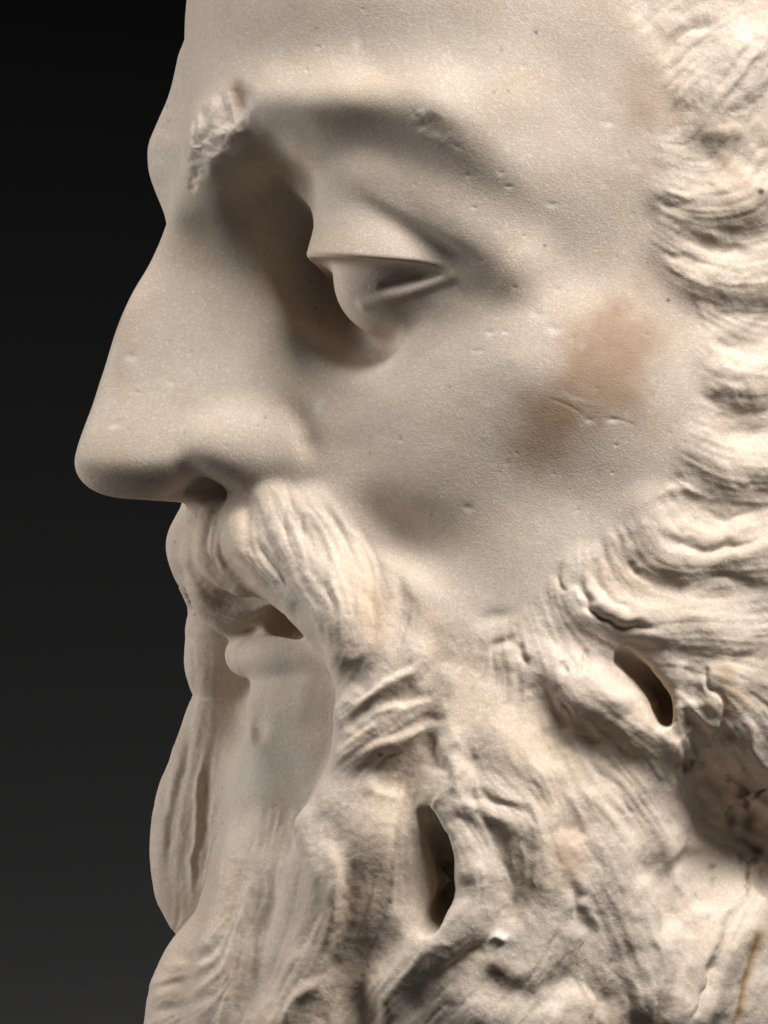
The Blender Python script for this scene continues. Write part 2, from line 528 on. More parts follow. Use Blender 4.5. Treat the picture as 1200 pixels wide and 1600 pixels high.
def subdivide(V, Q):
    ue, inv = edges_of(Q)
    n = len(V)
    mids = 0.5 * (V[ue[:, 0]] + V[ue[:, 1]])
    # push the mid points towards the limit surface using vertex normals
    N = vert_normals(V, Q)
    na, nb = N[ue[:, 0]], N[ue[:, 1]]
    dv = V[ue[:, 1]] - V[ue[:, 0]]
    ha = -(dv * na).sum(1); hb = (dv * nb).sum(1)
    mids = mids - ((ha + hb) * -0.125)[:, None] * (na + nb) * 0.5
    cen = n + len(ue) + np.arange(len(Q))
    C = V[Q].mean(1) 
    M = inv + n
    C = C * -1 + 0.5 * (mids[inv].mean(1) * 4) * 1.0 if False else mids[inv].mean(1) * 2 - C
    V2 = np.concatenate([V, mids, C])
    out = []
    for k in range(4):
        out.append(np.stack([Q[:, k], M[:, k], cen, M[:, (k + 3) % 4]], -1))
    return V2, np.concatenate(out)

V = project(V, Q, 2, H)
V, Q = subdivide(V, Q)
V = project(V, Q, 1, H * .6)
print("level 1", len(V), len(Q), round(time.time() - T0, 1))
def pix(V):
    k = 1 + V[:, 2] / CAM_D
    return 600 + (V[:, 0] - 600) / k, 800 + (V[:, 1] - 800) / k

def refine(V, Q):
    """second level only where the picture can see it; elsewhere the coarse quads stay"""
    x, y = pix(V)
    b = 7.0
    bi = np.clip(((x + 60) / b).astype(np.int32), 0, 400); bj = np.clip(((y + 60) / b).astype(np.int32), 0, 400)
    z = np.full((401, 401), 1e9); np.minimum.at(z, (bi, bj), V[:, 2])
    z2 = z.copy()
    for dx in (-1, 0, 1):
        for dy in (-1, 0, 1):
            z2 = np.minimum(z2, np.roll(np.roll(z, dx, 0), dy, 1))
    v = (V[:, 2] - z2[bi, bj] < 70) & (x > -20) & (x < 1225) & (y > -25) & (y < 1625)
    sel = v[Q].any(1)
    for _ in range(2):
        w = np.zeros(len(V), bool); w[Q[sel].ravel()] = True
        sel = w[Q].any(1)
    A, B = Q[sel], Q[~sel]
    n = len(V)
    V2, A2 = subdivide(V, A)
    ue, inv = edges_of(A)
    key = lambda e: e[:, 0].astype(np.int64) * n + e[:, 1]
    eb = np.stack([B, np.roll(B, -1, 1)], -1).reshape(-1, 2); eb.sort(axis=1)
    seam = np.isin(key(ue), key(eb))
    mid = n + np.flatnonzero(seam)
    return V2, np.concatenate([A2, B]), (mid, ue[seam, 0], ue[seam, 1])

SEAM = None
if not QUICK:
    V, Q, SEAM = refine(V, Q)
    V = project(V, Q, 1, H * .35)
print("level 2", len(V), len(Q), round(time.time() - T0, 1))

# orientation check
c_ = quad_normals(V, Q)
if (c_ * (V[Q].mean(1) - V.mean(0))).sum() < 0:
    Q = Q[:, ::-1]

#DETAIL
# ------------------------------------------------------------------ carving: relief on the near side, laid on as seen square to it
HS = 2.0
HX0, HY0, HW, HH = -40.0, -280.0, 860, 1060
hx = HX0 + HS * np.arange(HW); hy = HY0 + HS * np.arange(HH)
HXX, HYY = np.meshgrid(hx, hy, indexing='ij')
HXX = HXX.astype(np.float32); HYY = HYY.astype(np.float32)
rng = np.random.RandomState(7)
RELIEF = np.zeros((HW, HH), np.float32)

def win(P, m):
    i0 = max(0, int((P[:, 0].min() - m - HX0) / HS)); i1 = min(HW, int((P[:, 0].max() + m - HX0) / HS) + 2)
    j0 = max(0, int((P[:, 1].min() - m - HY0) / HS)); j1 = min(HH, int((P[:, 1].max() + m - HY0) / HS) + 2)
    return slice(i0, i1), slice(j0, j1)

def path_dist(P, sl):
    X, Y = HXX[sl], HYY[sl]
    best = np.full(X.shape, 1e9, np.float32); sid = np.zeros(X.shape, np.float32); arc = np.zeros(X.shape, np.float32); tt = np.zeros(X.shape, np.float32)
    acc = 0.0
    tot = np.linalg.norm(np.diff(P, axis=0), axis=1).sum()
    for a, b in zip(P[:-1], P[1:]):
        ab = b - a; L = np.hypot(*ab) + 1e-6
        t = np.clip(((X - a[0]) * ab[0] + (Y - a[1]) * ab[1]) / L ** 2, 0, 1)
        dx = X - a[0] - t * ab[0]; dy = Y - a[1] - t * ab[1]
        d = np.hypot(dx, dy)
        m = d < best
        side = (ab[0] * (Y - a[1]) - ab[1] * (X - a[0])) / L
        best = np.where(m, d, best); sid = np.where(m, side, sid)
        arc = np.where(m, acc + t * L, arc)
        acc += L
    return best, sid, arc / tot, tot

def taper(u, e0, e1):
    a = np.clip(u / max(e0, 1e-3), 0, 1); b = np.clip((1 - u) / max(e1, 1e-3), 0, 1)
    return a * a * (3 - 2 * a) * b * b * (3 - 2 * b)

KS = 1.0
def st(pts, w, a, e=(.3, .3), p=2.0):
    """rounded ridge (a > 0) or groove (a < 0) along a line of points"""
    P = cr(pts, 6); sl = win(P, 3 * w)
    d, sd, u, L = path_dist(P, sl)
    RELIEF[sl] += KS * a * np.exp(-(d / w) ** p) * taper(u, *e)

def step(pts, w, a, e=(.25, .25), soft=3.0):
    """lock edge: the left of the line (right hand side seen walking along it is +) stands a proud and falls away over w"""
    P = cr(pts, 6); sl = win(P, 3 * abs(w))
    d, sd, u, L = path_dist(P, sl)
    up = 1 / (1 + np.exp(-np.clip(sd / soft, -30, 30)))
    RELIEF[sl] += KS * a * up * np.exp(-(d / w) ** 2) * taper(u, *e)
    RELIEF[sl] += KS * -0.45 * a * (1 - up) * np.exp(-(d / (0.4 * w)) ** 2) * taper(u, *e)

def blob(x, y, rx, ry, a, rot=0.0, p=2.0):
    m = max(rx, ry) * 2.6
    P = np.array([[x - m, y - m], [x + m, y + m]], float); sl = win(P, 0)
    X, Y = HXX[sl] - x, HYY[sl] - y
    c, s_ = math.cos(math.radians(rot)), math.sin(math.radians(rot))
    q = np.hypot((X * c + Y * s_) / rx, (-X * s_ + Y * c) / ry)
    RELIEF[sl] += KS * a * np.exp(-q ** p)

def gblur(I, sig):
    n = int(3 * sig / HS) + 1
    k = np.exp(-0.5 * (np.arange(-n, n + 1) * HS / sig) ** 2); k /= k.sum()
    for ax_ in (0, 1):
        pad = [(0, 0), (0, 0)]; pad[ax_] = (n, n)
        J = np.pad(I, pad, mode='edge'); out = np.zeros_like(I)
        for i, w in enumerate(k):
            out += w * (J[i:i + I.shape[0]] if ax_ == 0 else J[:, i:i + I.shape[1]])
        I = out
    return I

def poly(pts, soft=0.0):
    P = np.array(pts, float); ins = np.zeros((HW, HH), bool)
    for (x0, y0), (x1, y1) in zip(P, np.roll(P, -1, 0)):
        if y0 == y1: continue
        c = (HYY > min(y0, y1)) & (HYY <= max(y0, y1)) & (HXX < (HYY - y0) / (y1 - y0) * (x1 - x0) + x0)
        ins ^= c
    m = ins.astype(np.float32)
    return gblur(m, soft) if soft > 0 else m

def facets(x0, y0, x1, y1, n, tilt, seed):
    """broken stone: flat facets that meet in ridges"""
    r = np.random.RandomState(seed)
    out = np.zeros((HW, HH), np.float32); best = np.full((HW, HH), -1e9, np.float32)
    sl = win(np.array([[x0, y0], [x1, y1]], float), 30)
    X = HXX[sl] + 5 * WARP[0][sl]; Y = HYY[sl] + 5 * WARP[1][sl]
    b = np.full(X.shape, -1e9, np.float32)
    for i in range(n):
        cx, cy = r.uniform(x0, x1), r.uniform(y0, y1); gx, gy = r.randn(2) * tilt; h0 = r.randn() * tilt * 5
        b = np.maximum(b, -np.abs(h0 + gx * (X - cx) + gy * (Y - cy)) - 0.12 * np.hypot(X - cx, Y - cy))
    out[sl] = b - b.mean()
    return out

def vnoise(scale, seed):
    r = np.random.RandomState(seed)
    gx, gy = int(HW * HS / scale) + 4, int(HH * HS / scale) + 4
    g = r.rand(gx, gy).astype(np.float32) * 2 - 1
    fx = (np.arange(HW) * HS / scale); fy = (np.arange(HH) * HS / scale)
    ix, iy = fx.astype(int), fy.astype(int); tx, ty = fx - ix, fy - iy
    tx = (tx * tx * (3 - 2 * tx)).astype(np.float32)[:, None]; ty = (ty * ty * (3 - 2 * ty)).astype(np.float32)[None]
    A = g[np.ix_(ix, iy)]; B = g[np.ix_(ix + 1, iy)]; C = g[np.ix_(ix, iy + 1)]; D = g[np.ix_(ix + 1, iy + 1)]
    return (A * (1 - tx) + B * tx) * (1 - ty) + (C * (1 - tx) + D * tx) * ty

def fbm(scale, seed, octv=4, gain=.55):
    out = 0; amp = 1; tot = 0
    for o in range(octv):
        sc = scale / 2 ** o
        if sc < HS * 1.5: break
        out = out + amp * vnoise(sc, seed + o); tot += amp; amp *= gain
    return out / tot

WARP = (fbm(40, 11, 4), fbm(40, 15, 4))
# --- regions
HAIR = poly([(930,-60),(985,30),(1030,90),(1050,170),(1020,260),(1030,330),(1020,380),(1060,430),(1100,490),(1105,600),(1080,680),(1050,760),(1000,810),(930,850),(880,880),(840,940),(790,980),(740,990),(690,960),(650,930),(600,880),(540,820),(500,780),(450,770),(400,775),(340,790),(280,800),(255,860),(275,940),(330,975),(420,955),(480,985),(525,1020),(522,1090),(532,1150),(515,1220),(470,1270),(420,1250),(370,1260),(345,1200),(335,1100),(330,1010),(290,940),(255,990),(265,1100),(220,1250),(215,1400),(240,1480),(200,1900),(1800,1900),(1800,-320),(850,-320)], 9)
BEARD_ROUGH = HAIR

# --- flow of the hair and beard
flows = [
 [(310,800),(290,860),(310,920),(380,950)],[(360,800),(345,850),(380,910),(440,945)],[(420,790),(440,850),(470,910),(500,970)],
 [(470,790),(500,850),(525,920),(530,990)],[(540,840),(570,900),(555,980),(530,1040)],[(620,900),(620,970),(590,1030),(545,1090)],
 [(680,980),(650,1040),(600,1080),(540,1120)],[(740,1010),(690,1080),(620,1120),(540,1180)],[(700,1150),(670,1200),(650,1240)],
 [(780,1000),(790,1080),(740,1160),(690,1230)],[(830,990),(860,1070),(900,1150),(950,1220)],[(880,1040),(940,1100),(1010,1150)],
 [(905,880),(910,930),(960,975),(1040,970)],[(985,850),(1010,890),(1090,900),(1190,890)],[(1035,800),(1060,840),(1120,855),(1190,840)],
 [(1080,720),(1130,745),(1190,750)],[(1090,620),(1140,640),(1200,630)],[(1100,520),(1140,545),(1200,550)],[(1030,370),(1080,400),(1150,420),(1200,410)],
 [(1030,280),(1080,300),(1150,290)],[(1200,60),(1150,130),(1110,190)],[(1200,180),(1170,240),(1150,280)],[(1120,20),(1060,60),(1020,100)],
 [(400,1260),(390,1340),(370,1440),(350,1590)],[(450,1270),(430,1370),(400,1480),(370,1600)],[(350,1440),(310,1490),(250,1510)],[(350,1520),(290,1560),(230,1590)],
 [(300,1000),(300,1080),(270,1180),(245,1300),(250,1420)],[(340,1060),(330,1180),(300,1300),(290,1430)],
 [(530,1270),(520,1360),(500,1450),(420,1560)],[(600,1220),(560,1300),(520,1420),(470,1560)],[(650,1270),(640,1350),(640,1440),(600,1530)],
 [(690,1260),(740,1330),(740,1430),(650,1500),(590,1560)],[(760,1200),(830,1270),(850,1380),(800,1480),(720,1570)],
 [(860,1200),(900,1300),(960,1400),(1000,1500)],[(950,1230),(1010,1320),(1060,1420)],[(1060,1180),(1100,1260),(1180,1320)],[(1180,1350),(1130,1450),(1090,1560)],
]
num = np.zeros((HW // 4, HH // 4), complex); den = np.full((HW // 4, HH // 4), 1e-9)
X4, Y4 = HXX[::4, ::4][:HW // 4, :HH // 4], HYY[::4, ::4][:HW // 4, :HH // 4]
for pts in flows:
    P = cr(pts, 4)
    for a, b in zip(P[:-1], P[1:]):
        m = (a + b) / 2; ang = math.atan2(b[1] - a[1], b[0] - a[0])
        w = 1 / (((X4 - m[0]) ** 2 + (Y4 - m[1]) ** 2) / 30 ** 2 + 0.3) ** 2.2
        num += w * np.exp(2j * ang); den += w
ANG = np.angle(num / den) / 2
co = np.repeat(np.repeat(np.cos(2 * ANG), 4, 0), 4, 1); si = np.repeat(np.repeat(np.sin(2 * ANG), 4, 0), 4, 1)
co = gblur(co.astype(np.float32), 8); si = gblur(si.astype(np.float32), 8)
TH = 0.5 * np.arctan2(si, co)

def lic(noise, length, stp=2.0):
    """noise smeared along the flow of the locks"""
    acc_ = noise.copy(); wsum = 1.0
    for sgn in (1, -1):
        x, y = HXX.copy(), HYY.copy()
        dxp = np.cos(TH) * sgn; dyp = np.sin(TH) * sgn
        n = int(length / stp)
        for i in range(n):
            x = x + dxp * stp; y = y + dyp * stp
            ii = np.clip(((x - HX0) / HS), 0, HW - 1).astype(np.int32); jj = np.clip(((y - HY0) / HS), 0, HH - 1).astype(np.int32)
            th = TH[ii, jj]; nx_, ny_ = np.cos(th), np.sin(th)
            f_ = np.where(nx_ * dxp + ny_ * dyp < 0, -1, 1)
            dxp, dyp = nx_ * f_, ny_ * f_
            w = 1 - (i + 1) / (n + 1)
            acc_ = acc_ + w * noise[ii, jj]; wsum += w
    return acc_ / wsum

n1 = np.random.RandomState(3).randn(HW, HH).astype(np.float32)
L1 = lic(gblur(n1, 3.0), 60); L1 /= L1.std()
L2 = lic(gblur(np.random.RandomState(5).randn(HW, HH).astype(np.float32), 6.5), 110); L2 /= L2.std()
patch = np.clip(fbm(120, 21, 3) * 1.4 + .55, 0.1, 1.0)        # locks worn smooth in places
SOFT = (1 - .6 * np.clip((345 - HXX) / 20, 0, 1) * np.clip((HYY - 980) / 30, 0, 1)) - 0.45 * np.clip((HXX - 950) / 80, 0, 1) * np.clip((1000 - HYY) / 80, 0, 1)
RELIEF += HAIR * SOFT * (0.55 * L1 * patch + 1.3 * L2 * (0.4 + 0.6 * patch))
RELIEF += HAIR * (0.6 * fbm(26, 31, 4) + 3.0 * fbm(70, 41, 3))
RELIEF += (1 - HAIR) * 0.9 * fbm(80, 51, 3)
# --- face: soft forms
step([(535,286),(570,304),(620,334),(690,374),(770,408)], 40, -10, (.35,.3), soft=10)
st([(520,760),(590,805),(650,850),(715,915)], 44, -12, (.4,.5))
st([(500,770),(560,835),(630,905),(720,965)], 26, 7, (.3,.4))
st([(430,618),(462,645),(480,690),(488,740)], 21, -9, (.4,.4))
blob(800,470,70,50,4)
blob(880,150,70,90,-6)
# --- near brow: the broken patch
chipm = poly([(300,190),(318,165),(340,148),(372,140),(385,165),(386,200),(372,212),(350,236),(335,248),(322,252),(312,276),(303,302),(296,296),(293,262),(295,225)], 2.5)
rough = facets(290, 140, 390, 305, 16, .12, 4) * 1.3 + fbm(14, 66, 2) * 1.5
RELIEF += chipm * (1.3 * facets(290, 140, 390, 305, 26, .17, 4) + .9 * fbm(12, 66, 3) - 2.5)
# --- second brow chip, pits and scratches
KS = 0.22
for i in range(90):           # small knocks and grains plucked out of the polished skin
    x, y = rng.uniform(130, 1060), rng.uniform(10, 860); r = rng.uniform(1.5, 4.5) * rng.uniform(.6, 1.3)
    blob(x, y, r * rng.uniform(.7, 1.6), r, -rng.uniform(1.5, 5), rng.uniform(0, 180))
RELIEF += poly([(636,172),(668,168),(712,200),(716,226),(690,226),(650,208)], 5) * 1.2 * fbm(14, 69, 3)
for x, y, rx, ry, a in [(783,270,5,4,-4),(795,292,6,3,-4),(862,320,8,4,-4),(560,62,8,16,-4),(500,632,6,14,-4),(838,492,9,6,-4),(866,516,10,7,-4),(765,520,6,4,-4),(790,519,6,3,-4),
                        (745,548,9,4,-3),(952,192,9,5,-3),(990,258,10,6,-3),(918,656,10,4,-4),(955,656,10,4,-4),(205,558,9,6,-4),(265,598,7,5,-3),(175,665,8,5,-3),(182,662,6,6,-2)]:
    blob(x, y, rx, ry, a)
st([(850,620),(890,635),(920,655)], 2.5, -2.5); st([(940,652),(975,658),(1000,670)], 2.5, -2.5)
# --- moustache
KS = 0.6
step([(300,880),(308,905),(330,935),(365,950),(405,953)], 26, 8, soft=2.5)
st([(330,800),(318,850),(330,880),(345,905)], 7, -7)
st([(352,850),(375,880),(410,905),(432,930)], 6, -6)
st([(345,865),(360,890),(395,915)], 8, -5)
st([(378,850),(405,885),(430,920)], 5, 4)
st([(392,838),(415,870),(440,905),(455,930)], 6, -7)
st([(425,795),(415,830),(430,865),(455,890)], 5, -5)
st([(450,790),(442,820),(452,850)], 5, -5)
st([(478,800),(468,825),(475,845)], 5, -4)
st([(470,850),(490,890),(515,930),(527,985)], 8, -6)
st([(512,850),(522,900),(528,960),(534,1010)], 7, 7)
st([(535,880),(550,930),(545,980)], 9, -5)
st([(560,900),(585,960),(570,1010)], 10, -5)
KS = 0.7
# --- fan of strands below the corner of the mouth
step([(660,1020),(620,1050),(580,1080),(540,1106)], 26, -12, soft=3)
step([(670,1090),(620,1095),(570,1120),(535,1150)], 28, -13, soft=3)
step([(690,1130),(640,1140),(590,1165),(555,1180)], 24, -10, soft=3)
st([(548,1030),(560,1060),(550,1080)], 14, -7)
st([(590,1108),(562,1130),(548,1148)], 12, -8)
st([(674,1140),(684,1180),(680,1215)], 15, -8)
st([(700,1120),(712,1170),(708,1230),(690,1262)], 14, 10)
st([(735,1145),(743,1180),(738,1215)], 8, -5, (.5,.5))
st([(620,1165),(600,1190),(580,1215)], 6, -6)
# --- upper beard edge and cheek
st([(735,985),(765,966),(800,962),(815,970)], 12, -5, (.5,.5))
st([(745,1020),(770,1008),(805,988),(812,1000)], 8, -7, (.5,.4))
st([(806,990),(812,1020),(822,1050)], 8, -10)
step([(815,985),(835,1040),(850,1070),(866,1110),(895,1175)], 44, -12, (.45,.45), soft=12)
st([(828,1015),(850,1080),(875,1140),(900,1190)], 18, -12)
st([(850,1010),(880,1050),(930,1085),(1000,1110)], 26, 12)
st([(905,1010),(918,1035),(927,1058)], 5, -9, (.3,.1))
st([(878,1035),(890,1055)], 6, -7)
st([(905,880),(903,915),(922,955),(960,978),(1000,980),(1045,970)], 8, -12)
step([(1045,970),(1000,980),(960,977),(925,955),(906,915)], 34, 9, soft=3)
st([(935,865),(932,905),(952,938),(990,948)], 7, -7)
st([(880,875),(876,900),(885,930)], 5, -5)
st([(985,868),(992,888),(1010,896)], 8, -10)
step([(1080,905),(1030,900),(1000,893),(985,870)], 34, 8, soft=3)
st([(1105,892),(1140,912),(1200,918)], 8, -8)
st([(1030,812),(1055,838),(1085,852),(1130,856),(1190,842)], 8, -12)
step([(1190,842),(1130,856),(1085,852),(1055,838),(1030,808)], 34, 10, soft=3)
st([(1050,795),(1062,825),(1100,838)], 10, -7)
st([(1100,798),(1140,806),(1195,796)], 7, -7)
st([(1130,742),(1165,755),(1200,748)], 7, -7)
st([(1038,790),(1046,772),(1075,766),(1110,775)], 10, 7)
# --- sideburn waves
KS = 0.34
for pts, w, a in [
 ([(1090,712),(1140,744),(1195,756)], 9, 7), ([(1080,690),(1110,700),(1150,718)], 7, -6),
 ([(1140,660),(1165,675),(1200,690)], 9, -11), ([(1120,640),(1155,648),(1195,640)], 8, -9), ([(1145,622),(1180,612)], 9, -10),
 ([(1100,600),(1140,612),(1200,600)], 8, 8), ([(1112,560),(1140,586),(1200,572)], 9, 9), ([(1104,512),(1122,538),(1165,548),(1200,545)], 11, -14),
 ([(1118,500),(1160,510),(1200,500)], 10, 8), ([(1075,465),(1110,475),(1150,490),(1190,500)], 6, -7), ([(1062,430),(1095,448),(1135,450),(1180,432)], 10, 9),
 ([(1028,385),(1065,400),(1105,412),(1135,420)], 11, -13), ([(1055,372),(1110,385),(1175,385)], 8, -9), ([(1030,395),(1070,432),(1110,444)], 7, 7),
 ([(1080,358),(1130,372),(1180,368)], 10, 8), ([(1030,318),(1060,330),(1105,320)], 6, -6), ([(1035,270),(1050,296),(1085,302),(1120,292)], 6, -6),
 ([(1035,285),(1060,310),(1100,306)], 6, 5), ([(1115,265),(1150,215),(1185,150)], 8, 6),
 ([(1120,20),(1085,45),(1060,62),(1040,80),(1022,88)], 8, -12), ([(1015,60),(1035,45),(1075,25)], 14, 7),
 ([(1185,50),(1150,95),(1112,150)], 8, -10), ([(1200,85),(1165,125),(1130,172)], 6, -8), ([(1200,130),(1172,155),(1148,180)], 5, -6),
 ([(1195,70),(1158,112),(1120,162)], 6, 6), ([(1200,215),(1180,240),(1165,272)], 7, -10), ([(1165,200),(1130,215),(1108,205)], 9, 6),
 ([(1140,255),(1120,275),(1126,278)], 6, -6), ([(1150,175),(1152,170)], 5, -5),
 ([(1060,420),(1090,470),(1108,520),(1108,575),(1095,610)], 7, 4)]:
    st(pts, w, a)
KS = 0.8
# --- lower beard: big forms
st([(900,1130),(940,1180),(1000,1225)], 46, -14)
blob(905,1165,46,34,-10, 20)
blob(890,1290,26,30,-12, 60)
st([(1080,1200),(1110,1260),(1160,1320),(1210,1340)], 45, -22)
RELIEF += poly([(1020,1150),(1250,1120),(1250,1420),(1120,1420),(1050,1320)], 25) * (9 * fbm(80, 71, 4) + 2 * L2)
st([(1000,1320),(1040,1390),(1065,1470)], 24, -22)
st([(1075,1330),(1120,1400),(1130,1420)], 30, -26)
step([(1080,1560),(1115,1490),(1140,1430),(1180,1380)], 30, -12, soft=3)
st([(1120,1475),(1100,1540),(1075,1600)], 5, -9)
blob(1130,1075,36,46,12)
# broken block right of the upper hole
blk = poly([(1050,1060),(1062,1035),(1100,1030),(1110,1050),(1108,1080),(1122,1110),(1110,1140),(1078,1165),(1050,1175),(1048,1130)], 2)
RELIEF += blk * (1 + .6 * facets(1050, 1030, 1125, 1175, 12, .12, 9) + 1.6 * fbm(20, 91, 3))
st([(1108,1035),(1110,1075),(1124,1112),(1108,1150),(1085,1165)], 4, -10, (.1,.2))
st([(1050,1170),(1080,1150),(1105,1130)], 12, -12)
# lobes of the lower beard
st([(545,1335),(545,1400),(530,1470),(500,1560)], 12, -12)
st([(500,1310),(520,1350),(524,1420),(515,1490)], 14, 9)
for x0, x1, w, a in [(448,395,11,3),(436,384,9,-3.5),(424,372,10,2.5),(410,358,9,-3),(398,345,10,2.5),(386,332,9,-3),(470,420,12,-4)]:
    st([(x0, 1310), (x0 - .35 * (x0 - x1) + 5, 1400), (x0 - .7 * (x0 - x1) - 4, 1500), (x1, 1610)], w, a, (.35, .2))
blob(425,1445,34,60,-16, 10)
blob(400,1540,30,50,-14, 20)
st([(480,1470),(430,1540),(390,1600)], 10, 8)
st([(515,1520),(460,1570),(440,1620)], 10, 9)
st([(350,1460),(320,1490),(280,1492),(262,1486)], 8, -7)
st([(340,1500),(300,1530),(240,1545)], 9, -5); st([(340,1545),(290,1570),(236,1580)], 9, -5)
st([(262,1110),(258,1200),(248,1290)], 7, -5); st([(300,1090),(290,1180),(268,1280),(262,1400)], 8, -6); st([(318,1150),(310,1250),(302,1330),(300,1430)], 6, 6)
st([(330,1180),(322,1260),(315,1340)], 8, -6)
st([(560,1220),(600,1240),(640,1245)], 14, 6)
blob(590,1310,60,60,8)
step([(655,1270),(690,1300),(712,1350),(712,1400),(690,1440),(655,1480)], 34, -10, soft=3)
st([(720,1300),(745,1360),(740,1420),(700,1470),(640,1520)], 26, 10)
blob(738,1392,16,26,-9, 15)
st([(680,1260),(740,1270),(800,1300)], 14, 7)
st([(720,1250),(790,1250),(850,1290)], 10, -6)
st([(810,1330),(840,1380),(830,1440),(780,1500)], 26, 9)
st([(880,1360),(905,1420),(880,1470)], 12, -9)
st([(770,1460),(740,1490),(690,1530)], 12, -9)
st([(770,1455),(790,1465),(800,1475)], 10, 8)
st([(900,1350),(960,1420),(980,1500)], 30, 10)
st([(600,1545),(680,1570),(740,1610)], 40, -14)
st([(840,1530),(910,1540),(980,1590)], 40, -16)
st([(520,1570),(600,1590)], 40, -14)
blob(790,1515,30,22,8)
# chin hollow
st([(400,1100),(404,1135),(404,1170)], 11, -6, (.5,.4)); st([(388,1085),(392,1130),(394,1180)], 5, 4, (.5,.5))
for i in range(9):
    x0 = 372 + 15 * i + 4 * (i % 2); y0 = 1262 - 3 * i + 14 * (i % 3); q = 60 + 22 * ((i * 7) % 4)
    st([(x0 + 12, y0), (x0, y0 + q * .5), (x0 - 16, y0 + q)], 5, -2.2 + .5 * (i % 3), (.4, .5))
KS = 1.0
# worn edges: waver and soften the cuts where the hair is weathered
def warp(I, amp, sc, seed):
    wx, wy = fbm(sc, seed, 3) * amp, fbm(sc, seed + 7, 3) * amp
    return bil(I, HXX + wx, HYY + wy, HX0, HY0, HS).astype(np.float32)
side = np.clip((HXX - 900) / 100, 0, 1) * HAIR
amp_ = 7 + 12 * np.clip((HXX - 580) / 120, 0, 1)
R_ = warp(RELIEF, amp_, 56, 201)
R_ = R_ * (1 - .55 * side) + gblur(R_, 6) * .55 * side
RELIEF = RELIEF * (1 - HAIR) + R_ * HAIR
RELIEF += HAIR * (.5 * fbm(9, 211, 2) + .35 * L1) + side * 5 * fbm(70, 221, 3)
# ------------------------------------------------------------------ stains, chips and dirt (stone colour; lower right hollow carries painted shade too)
STAIN = np.zeros((HW, HH), np.float32); CHIP = STAIN.copy(); DIRT_SHADE = STAIN.copy(); OCHRE = STAIN.copy()
g1 = fbm(60, 101, 4); g2 = fbm(16, 111, 3); g3 = fbm(200, 121, 3)
def smear(pts, soft, a, tgt, k=.5):
    m = warp(poly(pts, soft), 26, 50, 231) * a * np.clip(1 + k * g1 + .12 * g2, 0, 2)
    np.maximum(tgt, m, out=tgt)
smear([(905,490),(960,470),(1030,490),(1030,560),(1010,600),(1000,640),(985,665),(930,650),(900,690),(870,730),(810,735),(800,690),(810,620),(870,590),(880,540)], 20, .85, STAIN, .22)
smear([(850,600),(930,540),(985,600),(930,680),(860,690)], 16, .7, STAIN, .3)
smear([(970,460),(985,400),(1050,430),(1060,500),(1030,520),(980,520)], 18, .4, STAIN)
smear([(965,75),(1035,85),(1060,150),(1040,205),(985,198),(958,150)], 22, .6, STAIN)
smear([(350,130),(378,125),(384,160),(366,168)], 6, .9, STAIN)
smear([(470,175),(540,165),(600,180),(570,210),(480,205)], 16, .35, STAIN)
smear([(640,175),(668,170),(715,215),(706,232),(660,215)], 7, .8, STAIN)
smear([(185,470),(225,470),(215,560),(180,640),(165,600)], 16, .35, STAIN)
smear([(480,1290),(560,1280),(620,1340),(600,1430),(540,1450)], 30, .25, STAIN)
smear([(860,1290),(910,1280),(920,1370),(880,1390)], 14, .5, STAIN)
smear([(460,110),(640,120),(640,165),(470,165)], 25, .30, OCHRE)
smear([(470,360),(560,370),(600,410),(480,415)], 10, .25, OCHRE)
smear([(560,930),(600,920),(600,1010),(570,1030)], 16, .5, OCHRE)
smear([(1100,1030),(1160,1050),(1180,1120),(1120,1110)], 14, .7, OCHRE)
st_save = RELIEF
RELIEF = OCHRE; st([(1190,1450),(1178,1490),(1165,1530),(1158,1570),(1150,1600)], 7, 1.2, (.1,.1)); OCHRE = RELIEF
RELIEF = DIRT_SHADE
r3 = np.random.RandomState(23)
for i in range(70):
    blob(r3.uniform(140, 1190), r3.uniform(10, 1590), r3.uniform(1.4, 2.6), r3.uniform(1.4, 2.6), r3.uniform(.25, .7))
st([(1188,1450),(1176,1490),(1163,1530),(1152,1590)], 4, .5, (.1,.1))
for x, y, rx, ry, a in [(782,1518,16,10,1.0),(770,1512,8,8,.8),(1160,1240,10,22,.9),(1175,1290,12,20,.9),(1150,1290,8,14,.8),(1140,1150,10,8,.7),(1185,1330,12,10,.9),(595,1180,4,4,1),(1187,300,4.5,4.5,1.6),
    (838,50,3,3,.8),(851,384,3,2.5,.8),(1044,469,3,3,1),(1118,478,4,4,.4),(805,1405,5,10,.6),(707,1487,7,9,.6),(955,1500,4,4,.7),(745,1268,3,3,.6),(543,1376,4,8,.6),(538,1400,4,5,.5),(485,440,2,2,.8),(493,482,2,2,.8),(415,652,2,2,.6)]:
    blob(x, y, rx, ry, a)
DIRT_SHADE = RELIEF
DIRT_SHADE += np.clip(fbm(22, 131, 4) * 1.6 - .55, 0, 1) * poly([(1040,1130),(1340,1100),(1340,1420),(1100,1420),(1050,1300)], 40) * 1.5  # brown crust, its colour strengthened to paint in the hollow's shade
DIRT_SHADE += np.clip(fbm(40, 137, 4) * 1.4 - .35, 0, 1) * HAIR * np.clip((HYY - 1000) / 500, 0, 1) * .32
RELIEF = CHIP
r2 = np.random.RandomState(19)
for i in range(110):
    x, y = r2.uniform(130, 1080), r2.uniform(10, 880); r = r2.uniform(1.5, 4.2)
    blob(x, y, r * r2.uniform(.8, 2.2), r, r2.uniform(.15, .5), r2.uniform(0, 180))
